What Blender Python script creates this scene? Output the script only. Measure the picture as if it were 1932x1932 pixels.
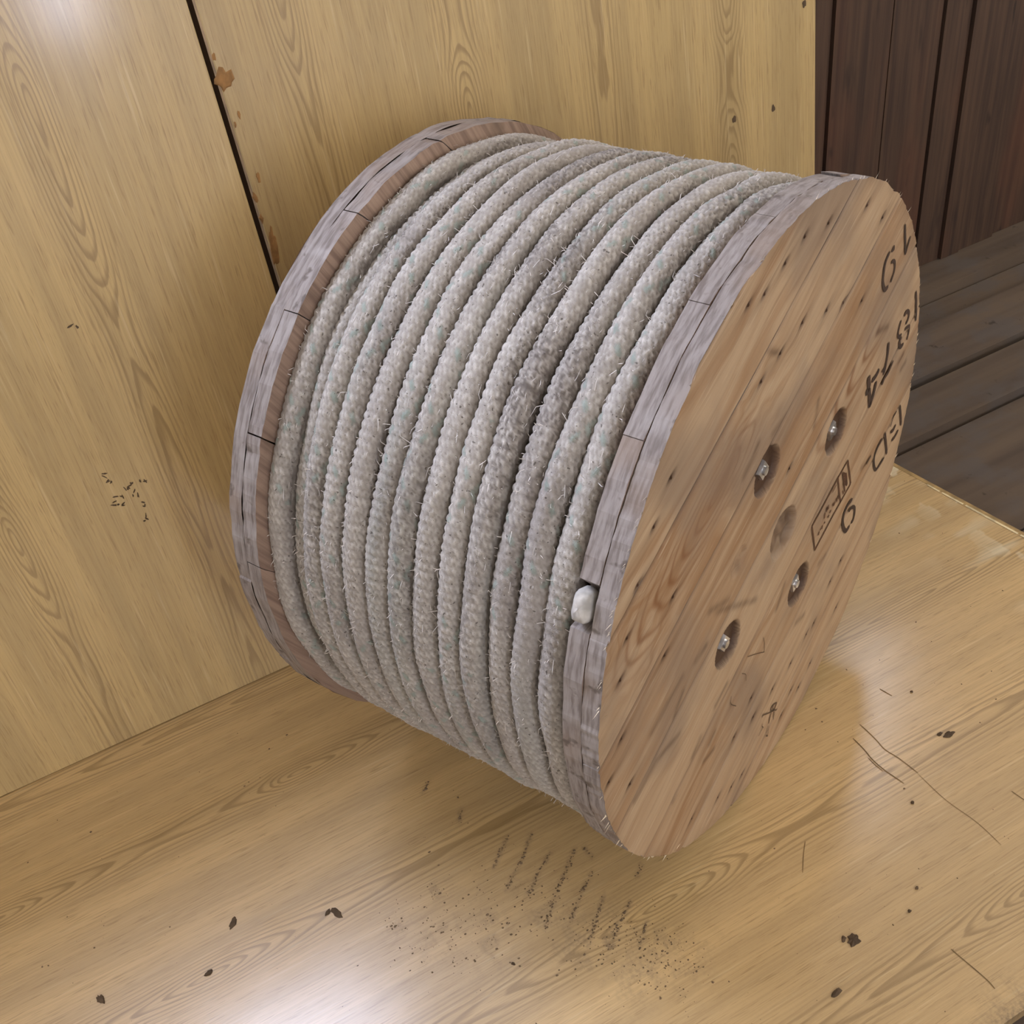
import bpy, math
import numpy as np

for o in list(bpy.data.objects):
    bpy.data.objects.remove(o, do_unlink=True)
scene = bpy.context.scene
COL = scene.collection

# ------------------------------------------------------------------ camera
F_PX = 2101.6
CAM_ROWS = ((0.875573, -0.468241, -0.118837),
            (-0.385435, -0.528823, -0.756166),
            (0.291224, 0.707882, -0.643499))
cam_data = bpy.data.cameras.new('camera')
cam_data.sensor_width = 36.0
cam_data.lens = 36.0 * F_PX / 1932.0
cam_data.clip_start = 0.02
cam = bpy.data.objects.new('camera', cam_data)
COL.objects.link(cam)
from mathutils import Matrix, Vector
_r, _d, _f = [Vector(v) for v in CAM_ROWS]
cam.matrix_world = Matrix(((_r.x, -_d.x, -_f.x, 0.0),
                           (_r.y, -_d.y, -_f.y, -1.206),
                           (_r.z, -_d.z, -_f.z, 1.2),
                           (0, 0, 0, 1)))
scene.camera = cam

# ------------------------------------------------------------------ world, exposure
world = bpy.data.worlds.new('world')
scene.world = world
world.use_nodes = True
world.node_tree.nodes['Background'].inputs[0].default_value = (0.62, 0.68, 0.8, 1)
world.node_tree.nodes['Background'].inputs[1].default_value = 0.3
vs = scene.view_settings
vs.view_transform = 'Standard'
vs.look = 'None'
vs.gamma = 1.0
vs.use_curve_mapping = False
vs.exposure = -0.84
# daylight radiance of the window panes (colour, strength)
DAY_BACK = ((0.66, 0.74, 1.0), 56.0)
DAY_SLIT = ((0.80, 0.86, 1.0), 24.0)
DAY_FRONT_L = ((1.0, 0.95, 0.90), 8.0)
DAY_RIGHT = ((1.0, 0.95, 0.88), 17.0)
DAY_FRONT_R = ((1.0, 0.94, 0.88), 5.5)
DAY_DOOR = ((0.70, 0.77, 1.0), 50.0)
DAY_SIDE = ((0.90, 0.92, 1.0), 6.0)

# marks measured on their own surfaces, in metres
GLYPHS = [[([(0.2712, 0.2358), (0.275, 0.2232), (0.2795, 0.2096), (0.2839, 0.1934)], 5), ([(0.2946, 0.2105), (0.2892, 0.202), (0.284, 0.193)], 4)],
    [([(0.2405, 0.2233), (0.2417, 0.2203), (0.2416, 0.2176)], 9), ([(0.2324, 0.2223), (0.2224, 0.2148), (0.22, 0.2027), (0.2209, 0.1907), (0.2295,
    0.1774), (0.2391, 0.1768)], 6), ([(0.2408, 0.2051), (0.2474, 0.2037), (0.2522, 0.1984), (0.2534, 0.1896), (0.25, 0.1835), (0.2454, 0.1784)], 5)],
    [([(0.339, 0.118), (0.3464, 0.0955), (0.3533, 0.0696)], 6)], [([(0.3062, 0.1022), (0.3143, 0.1042), (0.3225, 0.0976), (0.3227, 0.0898), (0.3158,
    0.086)], 6), ([(0.2978, 0.1014), (0.2938, 0.0939), (0.292, 0.0863), (0.297, 0.0784), (0.305, 0.0783)], 5.5), ([(0.3149, 0.0786), (0.3231, 0.0781),
    (0.3308, 0.0743), (0.3308, 0.0654), (0.3279, 0.0569)], 5), ([(0.307, 0.0731), (0.3005, 0.0707), (0.3068, 0.059), (0.3167, 0.0583)], 6)], [([(0.2621,
    0.0913), (0.2633, 0.076), (0.2612, 0.0612), (0.2588, 0.0529), (0.2552, 0.0524)], 7), ([(0.2863, 0.0522), (0.2737, 0.0439), (0.2624, 0.042), (0.255,
    0.0361)], 6), ([(0.2499, 0.0572), (0.257, 0.0591)], 4)], [([(0.24, 0.068), (0.2319, 0.0638), (0.2183, 0.0641)], 8), ([(0.2069, 0.0774), (0.2094,
    0.068), (0.2116, 0.0581), (0.2028, 0.0556)], 10), ([(0.234, 0.0545), (0.2303, 0.0411), (0.2205, 0.0258)], 9), ([(0.2119, 0.058), (0.2175, 0.0415),
    (0.2205, 0.0258)], 9)], [([(0.3326, -0.0429), (0.3427, -0.0667), (0.3486, -0.0851)], 6)], [([(0.3237, -0.0458), (0.3124, -0.0493), (0.3063,
    -0.0598)], 3.5), ([(0.3097, -0.0699), (0.3192, -0.0732), (0.3266, -0.0693)], 6), ([(0.3181, -0.0888), (0.3284, -0.0906), (0.34, -0.0871)], 6)],
    [([(0.2872, -0.0565), (0.2959, -0.0784), (0.3049, -0.1023)], 6.5), ([(0.2809, -0.0609), (0.2665, -0.0644), (0.2583, -0.0733), (0.2593, -0.0863),
    (0.2678, -0.1021), (0.2807, -0.104), (0.2964, -0.1018)], 5.5)], [([(0.1941, -0.0961), (0.1815, -0.0949), (0.1707, -0.1011), (0.1682, -0.1126),
    (0.1745, -0.1294), (0.1839, -0.1403), (0.1944, -0.1398)], 7), ([(0.1858, -0.1096), (0.1958, -0.1104), (0.2053, -0.1191), (0.207, -0.1301), (0.2043,
    -0.1383), (0.1981, -0.1372)], 6)]]
BRAND = [([(0.1659, -0.0154), (0.1779, -0.0479), (0.1829, -0.0631), (0.1322, -0.077), (0.0853, -0.0933), (0.0713, -0.0446), (0.1064, -0.0341),
    (0.139, -0.0229), (0.1659, -0.0154)], 3.2), ([(0.1394, -0.0233), (0.1463, -0.046), (0.1546, -0.0714)], 3.2), ([(0.1363, -0.0303), (0.1255, -0.0348)],
    1.8), ([(0.1526, -0.0235), (0.1596, -0.0452), (0.166, -0.0632)], 3), ([(0.1638, -0.033), (0.1706, -0.0553)], 3), ([(0.1547, -0.0266), (0.1651,
    -0.0361)], 3), ([(0.1564, -0.0317), (0.1666, -0.0411)], 3), ([(0.1581, -0.0369), (0.1681, -0.0462)], 3), ([(0.1598, -0.0421), (0.1697, -0.0514)], 3),
    ([(0.1616, -0.0474), (0.1712, -0.0565)], 3), ([(0.1583, -0.0559), (0.1617, -0.0637)], 2.5), ([(0.1451, -0.0535), (0.1468, -0.0601)], 3), ([(0.1403,
    -0.0542), (0.1426, -0.0613)], 3), ([(0.1364, -0.0566), (0.1327, -0.0602), (0.131, -0.0547)], 3), ([(0.1169, -0.0472), (0.1165, -0.0532), (0.1119,
    -0.0476), (0.1123, -0.0542)], 3), ([(0.1259, -0.0614), (0.1224, -0.0641)], 3), ([(0.1206, -0.0649), (0.1184, -0.068)], 3), ([(0.1076, -0.0522),
    (0.1073, -0.0605)], 3), ([(0.1089, -0.0666), (0.1086, -0.0695)], 3), ([(0.1028, -0.0677), (0.1016, -0.0727)], 3), ([(0.0987, -0.0693), (0.097,
    -0.0712)], 3), ([(0.0943, -0.0707), (0.0927, -0.0753)], 3)]
SCRIBBLE = [([(-0.0015, -0.2795), (-0.0107, -0.2737), (-0.0156, -0.2727), (-0.0177, -0.2768), (-0.013, -0.284), (-0.0074, -0.2856), (-0.0039,
    -0.2833), (-0.0015, -0.2795)], 2.2), ([(-0.0119, -0.2741), (-0.0118, -0.2834)], 2), ([(-0.0422, -0.2653), (-0.0388, -0.264), (-0.0225, -0.2771),
    (-0.0099, -0.2855), (-0.0019, -0.2935), (0.0012, -0.2938)], 1.9), ([(-0.0161, -0.2831), (-0.0193, -0.289), (-0.0223, -0.2986)], 2), ([(-0.0083,
    -0.2897), (-0.0084, -0.2973), (-0.0095, -0.3043)], 2), ([(-0.039, -0.2805), (-0.0415, -0.2825), (-0.0378, -0.2888), (-0.0397, -0.2891), (-0.0455,
    -0.2904), (-0.0502, -0.2921)], 1.2), ([(-0.0285, -0.3152), (-0.0259, -0.3188), (-0.0231, -0.3209)], 1.8), ([(-0.0246, -0.3004), (-0.0289, -0.3096)],
    0.9), ([(-0.0207, -0.3047), (-0.0234, -0.32)], 0.9), ([(-0.086, -0.1132), (-0.0643, -0.1294), (-0.0433, -0.1465)], 1.0), ([(-0.0438, -0.1467),
    (-0.0436, -0.1333), (-0.0469, -0.1191)], 0.9), ([(-0.0992, -0.1277), (-0.0896, -0.1392), (-0.0888, -0.1505)], 0.9), ([(-0.1238, -0.1407), (-0.1245,
    -0.153), (-0.1119, -0.1702)], 1.0), ([(0.2313, -0.0668), (0.2449, -0.0634)], 4)]
NAILS = [(-0.2322, 0.2458), (-0.2622, 0.2157), (-0.2918, 0.174), (-0.313, 0.1299), (-0.2548, 0.0519), (-0.2359, 0.1113), (-0.3279, 0.0909), (-0.0639,
    -0.2412), (0.0176, -0.3248), (-0.113, -0.2249), (0.0379, -0.2459), (0.1014, -0.3081), (0.0682, -0.3222), (0.0435, -0.3026), (-0.0129, -0.243),
    (0.178, -0.1869), (0.1475, -0.1984), (0.1773, -0.2721), (0.1035, -0.2337), (0.0808, -0.2339), (-0.334, 0.0174), (-0.3592, -0.0172), (-0.3265,
    -0.0593), (-0.2136, -0.2593), (-0.0909, -0.3223), (-0.1525, -0.2943), (-0.1185, -0.3145), (-0.0707, -0.1991), (0.062, 0.3349), (0.0104, 0.3458),
    (-0.0287, 0.3389), (-0.0682, 0.3296), (0.156, 0.3098), (0.203, 0.2753), (0.0152, 0.2551), (0.072, 0.2372), (0.1659, 0.1979), (0.1137, 0.2233),
    (-0.098, 0.3349), (-0.0308, 0.2481), (-0.0694, 0.2403), (0.0029, 0.0885)]
STREAKS = [[(-0.2702, -0.0229), (-0.2251, -0.0073)], [(-0.2849, -0.0271), (-0.2552, -0.0159)], [(-0.2103, -0.1511), (-0.1933, -0.1376)], [(-0.1724,
    -0.1708), (-0.1614, -0.1629)], [(-0.1857, -0.1862), (-0.1637, -0.1907)], [(-0.2812, -0.076), (-0.236, -0.0839)], [(-0.2964, -0.0829), (-0.285,
    -0.0777)], [(-0.2525, -0.1784), (-0.2461, -0.1726)], [(-0.1591, -0.1199), (-0.1331, -0.112)], [(-0.3225, -0.0919), (-0.2926, -0.0812)], [(-0.242,
    -0.0473), (-0.226, -0.0291)], [(-0.0686, -0.0402), (-0.1548, 0.0198)], [(-0.1704, 0.0339), (-0.1305, 0.0145)], [(0.0045, -0.0803), (-0.0131,
    -0.1048)], [(-0.1984, -0.0111), (-0.1788, -0.0076)], [(0.1035, -0.1299), (0.1201, -0.1309)], [(0.067, -0.1867), (0.0447, -0.1798)], [(-0.0567,
    0.2656), (-0.0331, 0.2483)], [(0.2202, 0.1286), (0.2549, 0.1162)], [(0.3218, 0.0176), (0.3351, 0.0209)], [(0.3096, 0.0361), (0.3227, 0.0394)],
    [(0.2382, -0.0667), (0.2173, -0.064)], [(0.066, 0.1338), (0.059, 0.106)], [(-0.1019, 0.1526), (-0.0735, 0.172)], [(-0.0428, 0.1629), (-0.0143,
    0.1665)]]
DUST_LINES = [[(0.2439, -0.433), (0.2289, -0.446), (0.2097, -0.4621)], [(0.2707, -0.4468), (0.246, -0.4695), (0.228, -0.483), (0.2098, -0.4973)],
    [(0.2782, -0.4822), (0.2595, -0.4937), (0.2416, -0.5068), (0.2268, -0.5169)], [(0.3051, -0.4946), (0.2793, -0.5155), (0.2556, -0.5335), (0.2233,
    -0.5651)], [(0.3067, -0.5328), (0.2794, -0.5515), (0.2509, -0.5753)], [(0.3028, -0.5662), (0.2839, -0.5832), (0.2549, -0.6097)], [(0.3252, -0.589),
    (0.3072, -0.6006), (0.2855, -0.6164)], [(0.328, -0.6192), (0.3055, -0.6397)], [(0.3618, -0.5555), (0.3495, -0.5659)], [(0.3164, -0.4986), (0.3175,
    -0.515)], [(0.1951, -0.3018), (0.181, -0.3141)], [(0.2122, -0.3657), (0.2012, -0.3825)]]
DUST_PATCHES = [((0.3132, -0.6592), 0.055), ((0.3003, -0.6592), 0.03), ((0.3273, -0.6838), 0.03), ((0.1076, -0.5016), 0.05), ((0.1583, -0.5219),
    0.06), ((0.233, -0.5456), 0.05), ((0.261, -0.608), 0.03), ((0.1358, -0.4522), 0.012), ((0.0755, -0.4673), 0.012), ((0.2901, -0.6151), 0.03)]
SCRATCHES = [([(0.6922, -0.548), (0.6919, -0.5693), (0.69, -0.5874), (0.6916, -0.6074), (0.6974, -0.6345)], 1.6), ([(0.7144, -0.5357), (0.7149,
    -0.553), (0.7146, -0.5678), (0.7134, -0.5834), (0.7183, -0.6028), (0.7221, -0.632)], 1.5), ([(0.6874, -0.5808), (0.6873, -0.5951), (0.6889,
    -0.6073)], 1.2), ([(0.5895, -0.8219), (0.5918, -0.8373), (0.5938, -0.85), (0.5961, -0.8672), (0.5958, -0.8781)], 1.4), ([(0.7757, -0.5047), (0.7806,
    -0.5223)], 1.5), ([(0.7211, -0.636), (0.7217, -0.6789), (0.7291, -0.7214), (0.7296, -0.758)], 0.8), ([(0.795, -0.7115), (0.7977, -0.728)], 1.2),
    ([(0.5444, -0.6342), (0.5307, -0.6477), (0.5153, -0.6651)], 1)]
FLAKES = [((-0.0944, -0.3596), 26, 12), ((-0.2589, -0.3688), 22, 12), ((-0.1379, -0.406), 18, 10), ((0.5094, -0.7594), 26, 20), ((0.4551, -0.796),
    24, 9), ((0.7953, -0.6088), 26, 12), ((0.0196, -0.4146), 14, 30), ((0.1712, -0.5839), 9, 5), ((0.806, -0.5316), 6, 4), ((0.6864, -0.6611), 7, 6),
    ((0.5835, -0.7659), 7, 6), ((0.6105, -0.7487), 7, 5)]
B1_MARKS = [(-0.026, 0.4073), (-0.0215, 0.3935), (-0.0045, 0.3796), (0.0037, 0.3817), (0.0148, 0.378), (-0.0278, 0.3635), (-0.0175, 0.3577), (0.0007,
    0.3666), (0.0084, 0.3461), (-0.0009, 0.3274), (-0.0177, 0.3708), (0.0128, 0.6004)]
B2_CHIPS = [(0.2721, 0.7953), (0.2712, 0.592)]
B2_KNOTS = [(1.0424, 0.5497), (0.972, 0.5533), (1.099, 0.6807)]


RNG = np.random.default_rng(7)
PI = math.pi

# ------------------------------------------------------------------ mesh helpers
def link(o, parent=None):
    COL.objects.link(o)
    if parent is not None:
        o.parent = parent
    return o

def mesh_obj(name, verts, faces, mat=None, parent=None, smooth=False):
    me = bpy.data.meshes.new(name)
    me.from_pydata([tuple(map(float, v)) for v in verts], [], [tuple(map(int, f)) for f in faces])
    me.update()
    if smooth:
        me.polygons.foreach_set('use_smooth', [True] * len(me.polygons))
    for m in (mat if isinstance(mat, (list, tuple)) else [mat]):
        if m is not None:
            me.materials.append(m)
    return link(bpy.data.objects.new(name, me), parent)

def fast_mesh(name, verts, quads, smooth=True):
    """verts (N,3), quads (M,4) numpy arrays"""
    me = bpy.data.meshes.new(name)
    n, m = len(verts), len(quads)
    me.vertices.add(n)
    me.vertices.foreach_set('co', np.ascontiguousarray(verts, dtype=np.float32).ravel())
    me.loops.add(m * 4)
    me.loops.foreach_set('vertex_index', np.ascontiguousarray(quads, dtype=np.int32).ravel())
    me.polygons.add(m)
    me.polygons.foreach_set('loop_start', np.arange(0, m * 4, 4, dtype=np.int32))
    me.polygons.foreach_set('use_smooth', np.full(m, smooth))
    me.update(calc_edges=True)
    me.validate()
    return me

def grid_quads(nr, nc, off=0, flip=False):
    i = np.arange(nr - 1)[:, None] * nc + np.arange(nc - 1)[None, :] + off
    q = np.stack([i, i + 1, i + nc + 1, i + nc], -1).reshape(-1, 4)
    return q[:, ::-1] if flip else q

def add_color(me, arr, name='pat'):
    at = me.color_attributes.new(name, 'FLOAT_COLOR', 'POINT')
    full = np.ones((len(me.vertices), 4), np.float32)
    full[:, :arr.shape[1]] = arr
    at.data.foreach_set('color', full.ravel())

def box_data(x0, x1, y0, y1, z0, z1):
    v = [(x0, y0, z0), (x1, y0, z0), (x1, y1, z0), (x0, y1, z0),
         (x0, y0, z1), (x1, y0, z1), (x1, y1, z1), (x0, y1, z1)]
    f = [(0, 3, 2, 1), (4, 5, 6, 7), (0, 1, 5, 4), (1, 2, 6, 5), (2, 3, 7, 6), (3, 0, 4, 7)]
    return v, f

def box(name, x0, x1, y0, y1, z0, z1, mat, parent=None):
    v, f = box_data(x0, x1, y0, y1, z0, z1)
    return mesh_obj(name, v, f, mat, parent)

def tag(o, label, cat, group=None):
    o['label'] = label
    o['category'] = cat
    if group:
        o['group'] = group
    return o

def structure(o):
    o['kind'] = 'structure'
    return o

def ribbon(poly, width, lift, to3d, taper=True, smooth=True):
    """flat painted stroke following a polyline, as verts + faces"""
    p = np.array(poly, float)
    # resample with Catmull-Rom style smoothing
    if len(p) > 2 and smooth:
        q = []
        ext = np.vstack([2 * p[0] - p[1], p, 2 * p[-1] - p[-2]])
        for i in range(1, len(ext) - 2):
            for s in np.linspace(0, 1, 5)[:-1]:
                a, b, c, d = ext[i - 1], ext[i], ext[i + 1], ext[i + 2]
                q.append(.5 * ((2 * b) + (c - a) * s + (2 * a - 5 * b + 4 * c - d) * s * s + (3 * b - a - 3 * c + d) * s ** 3))
        q.append(p[-1])
        p = np.array(q)
    tn = np.gradient(p, axis=0)
    tn /= np.maximum(np.linalg.norm(tn, axis=1, keepdims=True), 1e-9)
    nm = np.c_[-tn[:, 1], tn[:, 0]]
    w = np.full(len(p), width * .5)
    if taper and len(p) > 2:
        w[0] *= .6
        w[-1] *= .6
    a, b = p + nm * w[:, None], p - nm * w[:, None]
    vs_, fs = [], []
    for i in range(len(p)):
        vs_ += [to3d(a[i], lift), to3d(b[i], lift)]
        if i:
            k = 2 * i
            fs.append((k - 2, k - 1, k + 1, k))
    return vs_, fs

def merge(parts):
    V, Fc = [], []
    for v, f in parts:
        o = len(V)
        V += list(v)
        Fc += [tuple(i + o for i in q) for q in f]
    return V, Fc

# numpy value noise
def _hash(ix, iy, seed):
    n = (ix.astype(np.int64) * 374761393 + iy.astype(np.int64) * 668265263 + seed * 974711) & 0x7fffffff
    n = ((n ^ (n >> 13)) * 1274126177) & 0x7fffffff
    return ((n ^ (n >> 16)) & 0xffff) / 65535.0

def vnoise(x, y, seed=0):
    x, y = np.broadcast_arrays(np.asarray(x, float), np.asarray(y, float))
    ix, iy = np.floor(x), np.floor(y)
    fx, fy = x - ix, y - iy
    fx, fy = fx * fx * (3 - 2 * fx), fy * fy * (3 - 2 * fy)
    a, b = _hash(ix, iy, seed), _hash(ix + 1, iy, seed)
    c, d = _hash(ix, iy + 1, seed), _hash(ix + 1, iy + 1, seed)
    return (a * (1 - fx) + b * fx) * (1 - fy) + (c * (1 - fx) + d * fx) * fy

# ------------------------------------------------------------------ shader helpers
class E:
    """tiny expression wrapper round math nodes"""
    def __init__(s, nt, v):
        s.nt, s.v = nt, v
    def _m(s, op, *a, clamp=False):
        n = s.nt.nodes.new('ShaderNodeMath')
        n.operation = op
        n.use_clamp = clamp
        for i, x in enumerate((s,) + a):
            x = x.v if isinstance(x, E) else x
            if isinstance(x, (int, float)):
                n.inputs[i].default_value = x
            else:
                s.nt.links.new(x, n.inputs[i])
        return E(s.nt, n.outputs[0])
    def __add__(s, o): return s._m('ADD', o)
    __radd__ = __add__
    def __mul__(s, o): return s._m('MULTIPLY', o)
    __rmul__ = __mul__
    def __sub__(s, o): return s._m('SUBTRACT', o)
    def __rsub__(s, o): return (s * -1.0) + o
    def __truediv__(s, o): return s._m('DIVIDE', o)
    def abs(s): return s._m('ABSOLUTE')
    def sqrt(s): return s._m('SQRT')
    def fract(s): return s._m('FRACT')
    def pow(s, p): return s._m('POWER', p)
    def max(s, o): return s._m('MAXIMUM', o)
    def min(s, o): return s._m('MINIMUM', o)
    def clamp(s): return s._m('ADD', 0.0, clamp=True)
    def remap(s, a, b, c=0.0, d=1.0, smooth=True):
        n = s.nt.nodes.new('ShaderNodeMapRange')
        n.interpolation_type = 'SMOOTHSTEP' if smooth else 'LINEAR'
        s.nt.links.new(s.v, n.inputs[0])
        for i, x in enumerate((a, b, c, d)):
            n.inputs[1 + i].default_value = x
        return E(s.nt, n.outputs[0])

class Mat:
    def __init__(s, name, rough=0.6, spec=0.5):
        s.m = bpy.data.materials.new(name)
        s.m.use_nodes = True
        s.nt = s.m.node_tree
        s.b = s.nt.nodes['Principled BSDF']
        s.b.inputs['Roughness'].default_value = rough
        s.b.inputs['Specular IOR Level'].default_value = spec
        tc = s.nt.nodes.new('ShaderNodeTexCoord')
        sp = s.nt.nodes.new('ShaderNodeSeparateXYZ')
        s.nt.links.new(tc.outputs['Object'], sp.inputs[0])
        s.x, s.y, s.z = [E(s.nt, sp.outputs[i]) for i in range(3)]
    def noise(s, x, y, z=0.0, detail=2.0, rough=.5, scale=1.0):
        c = s.nt.nodes.new('ShaderNodeCombineXYZ')
        for i, q in enumerate((x, y, z)):
            if isinstance(q, E):
                s.nt.links.new(q.v, c.inputs[i])
            else:
                c.inputs[i].default_value = q
        n = s.nt.nodes.new('ShaderNodeTexNoise')
        n.inputs['Scale'].default_value = scale
        n.inputs['Detail'].default_value = detail
        n.inputs['Roughness'].default_value = rough
        s.nt.links.new(c.outputs[0], n.inputs['Vector'])
        return E(s.nt, n.outputs[0])
    def attr(s, name='pat'):
        a = s.nt.nodes.new('ShaderNodeAttribute')
        a.attribute_name = name
        sp = s.nt.nodes.new('ShaderNodeSeparateColor')
        s.nt.links.new(a.outputs['Color'], sp.inputs[0])
        return [E(s.nt, sp.outputs[i]) for i in range(3)]
    def rnd(s):
        n = s.nt.nodes.new('ShaderNodeObjectInfo')
        return E(s.nt, n.outputs['Random'])
    def rgb(s, c):
        n = s.nt.nodes.new('ShaderNodeRGB')
        n.outputs[0].default_value = (*lin(c), 1)
        return n.outputs[0]
    def mix(s, a, b, f):
        n = s.nt.nodes.new('ShaderNodeMix')
        n.data_type = 'RGBA'
        n.clamp_factor = True
        a = s.rgb(a) if isinstance(a, tuple) else a
        b = s.rgb(b) if isinstance(b, tuple) else b
        s.nt.links.new(a, n.inputs[6])
        s.nt.links.new(b, n.inputs[7])
        if isinstance(f, E):
            s.nt.links.new(f.v, n.inputs[0])
        else:
            n.inputs[0].default_value = f
        return n.outputs[2]
    def color(s, c):
        s.nt.links.new(s.rgb(c) if isinstance(c, tuple) else c, s.b.inputs['Base Color'])
    def rough(s, e):
        s.nt.links.new(e.v, s.b.inputs['Roughness'])
    def bump(s, h, dist=.001, strength=1.0):
        n = s.nt.nodes.new('ShaderNodeBump')
        n.inputs['Strength'].default_value = strength
        n.inputs['Distance'].default_value = dist
        s.nt.links.new(h.v, n.inputs['Height'])
        s.nt.links.new(n.outputs[0], s.b.inputs['Normal'])
    def curve(s, v, pts, lo, hi, dlo=-.06, dhi=.06):
        t = v.remap(lo, hi, 0, 1, smooth=False)
        n = s.nt.nodes.new('ShaderNodeFloatCurve')
        cv = n.mapping.curves[0]
        pp = sorted(((p - lo) / (hi - lo), (d - dlo) / (dhi - dlo)) for p, d in pts)
        cv.points[0].location = pp[0]
        cv.points[1].location = pp[-1]
        for p in pp[1:-1]:
            cv.points.new(*p)
        n.mapping.update()
        n.inputs[0].default_value = 1.0
        s.nt.links.new(t.v, n.inputs[1])
        return E(s.nt, n.outputs[0]).remap(0, 1, dlo, dhi, smooth=False)

def lin(c):
    """sRGB 0-255 tuple to linear"""
    out = []
    for v in c:
        v = v / 255.0
        out.append(v / 12.92 if v <= .04045 else ((v + .055) / 1.055) ** 2.4)
    return tuple(out)

def plain(name, c, rough=.6, metal=0.0, spec=.5):
    M = Mat(name, rough, spec)
    n1 = M.noise(M.x * 60, M.y * 60, M.z * 60, 3)
    M.color(M.mix(tuple(x * .86 for x in c), tuple(min(255, x * 1.1) for x in c), n1.remap(.3, .7)))
    M.b.inputs['Metallic'].default_value = metal
    return M.m

# ------------------------------------------------------------------ materials
def laminate(name, along, bands, seed=0.0, light=(202, 172, 112), dark=(148, 117, 66), dirt=False, rough0=.27, coat=.15):
    """printed oak-look foil: straight fine grain with cathedral bands.  along: axis the grain runs on"""
    M = Mat(name, .3, .5)
    u, v = (M.x, M.y) if along == 'y' else (M.y, M.x)
    warp = (M.noise(u * 6, v * 2.2, seed, 2) - .5)
    wob = (M.noise(u * 70, v * 7, seed + 3, 2) - .5)
    total = None
    for c, pts in bands:
        D = M.curve(v, pts, -.5, 1.3) * .80
        du = u - c + warp * .012
        D = D + wob * .004 + (M.noise(v * 8, c * 7, seed, 1) - .5) * .006
        p = (du * du + D * D).sqrt()
        ph = (p * (1 / .0042) + wob * .5).fract()
        line = ph.remap(.40, .80) * ph.remap(.88, 1.0, 1, 0)
        m = du.abs().remap(.006, .046, 1, 0)
        line = line * m
        total = line if total is None else total.max(line)
    # fine straight grain and pores
    g1 = M.noise(u * 420, v * 7, seed + 1, 3, .6).remap(.36, .72)
    g2 = M.noise(u * 620, v * 24, seed + 2, 2, .65).remap(.55, .70)
    g3 = M.noise(u * 26, v * 1.1, seed + 5, 2).remap(.3, .7)
    col = M.mix(light, tuple(x * .90 for x in light), g3)
    col = M.mix(col, dark, g1 * .30)
    col = M.mix(col, dark, g2 * .55)
    col = M.mix(col, tuple(x * .93 for x in dark), total * .62)
    pale = M.noise(u * 300, v * 9, seed + 8, 1).remap(.62, .8)
    col = M.mix(col, (222, 199, 150), pale * .35)
    rough = M.noise(u * 8, v * 8, seed, 3).remap(.3, .7, rough0 - .04, rough0 + .06)
    if dirt:
        d = M.attr()
        grit = M.noise(u * 260, v * 260, seed, 3).remap(.35, .7)
        col = M.mix(col, (96, 78, 56), d[0] * (grit * .7 + .3))
        col = M.mix(col, (226, 214, 180), d[1] * .8)
        rough = rough + d[0] * .3 + d[2] * .1
    M.color(col)
    M.b.inputs['Specular IOR Level'].default_value = .9
    M.rough(rough + .22)
    M.b.inputs['Coat Weight'].default_value = .8
    M.b.inputs['Coat Roughness'].default_value = coat
    return M.m

def line_curve(*pts):
    return list(pts)

LAM_B1 = laminate('laminate_left', 'y', [
    (.062, [(-.5, .03), (.0, .020), (.20, .026), (.42, .022), (.56, .030), (.66, .019), (.835, 0.0), (.93, -.02), (1.1, -.035), (1.3, -.02)]),
    (-.150, [(-.5, .04), (.02, .030), (.16, .026), (.26, .016), (.367, 0.0), (.45, -.018), (.62, -.028), (.9, -.02), (1.3, -.02)]),
    (-.36, [(-.5, .03), (.3, .0), (.6, -.03), (1.3, -.02)]),
    (-.57, [(-.5, .03), (.5, .0), (.8, -.03), (1.3, -.02)]),
], seed=1.3)
LAM_B2 = laminate('laminate_back', 'y', [
    (.360, [(-.5, .03), (.45, .032), (.62, .028), (.72, .026), (.83, .012), (.95, .0), (1.1, -.02), (1.3, -.03)]),
    (.566, [(-.5, .03), (.5, .02), (.60, .010), (.672, 0.0), (.72, -.012), (.80, -.028), (1.0, -.02), (1.3, .02)]),
    (.765, [(-.5, .03), (.55, .033), (.75, .030), (.95, .02), (1.3, -.03)]),
    (.967, [(-.5, .0), (.46, .004), (.52, .016), (.56, .022), (.62, .030), (.68, .018), (.74, .006), (.8, -.004), (1.3, -.03)]),
], seed=4.7)
LAM_FLOOR = laminate('laminate_floor', 'x', [
    (-.020, [(-.5, .03), (.2, .0), (.6, -.03), (1.3, -.02)]),
    (-.192, [(-.5, .012), (-.35, -.004), (-.28, -.018), (-.15, -.028), (-.02, -.022), (.03, -.006), (.10, .010), (.25, .026), (1.3, .02)]),
    (-.408, [(-.5, .03), (-.22, .014), (-.134, 0.0), (-.07, -.014), (.05, -.028), (.3, -.03), (.7, -.015), (.9, .0), (1.3, .03)]),
    (-.612, [(-.5, .04), (.08, .030), (.22, .020), (.29, .012), (.352, 0.0), (.43, -.016), (.52, -.030), (.70, -.026), (.9, -.030), (1.3, -.03)]),
    (-.818, [(-.5, .04), (.3, .033), (.48, .026), (.58, .022), (.66, .012), (.715, 0.0), (.78, -.012), (.95, -.03), (1.3, -.03)]),
], seed=8.1, light=(213, 179, 122), dirt=True, rough0=.22, coat=.21)

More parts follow.
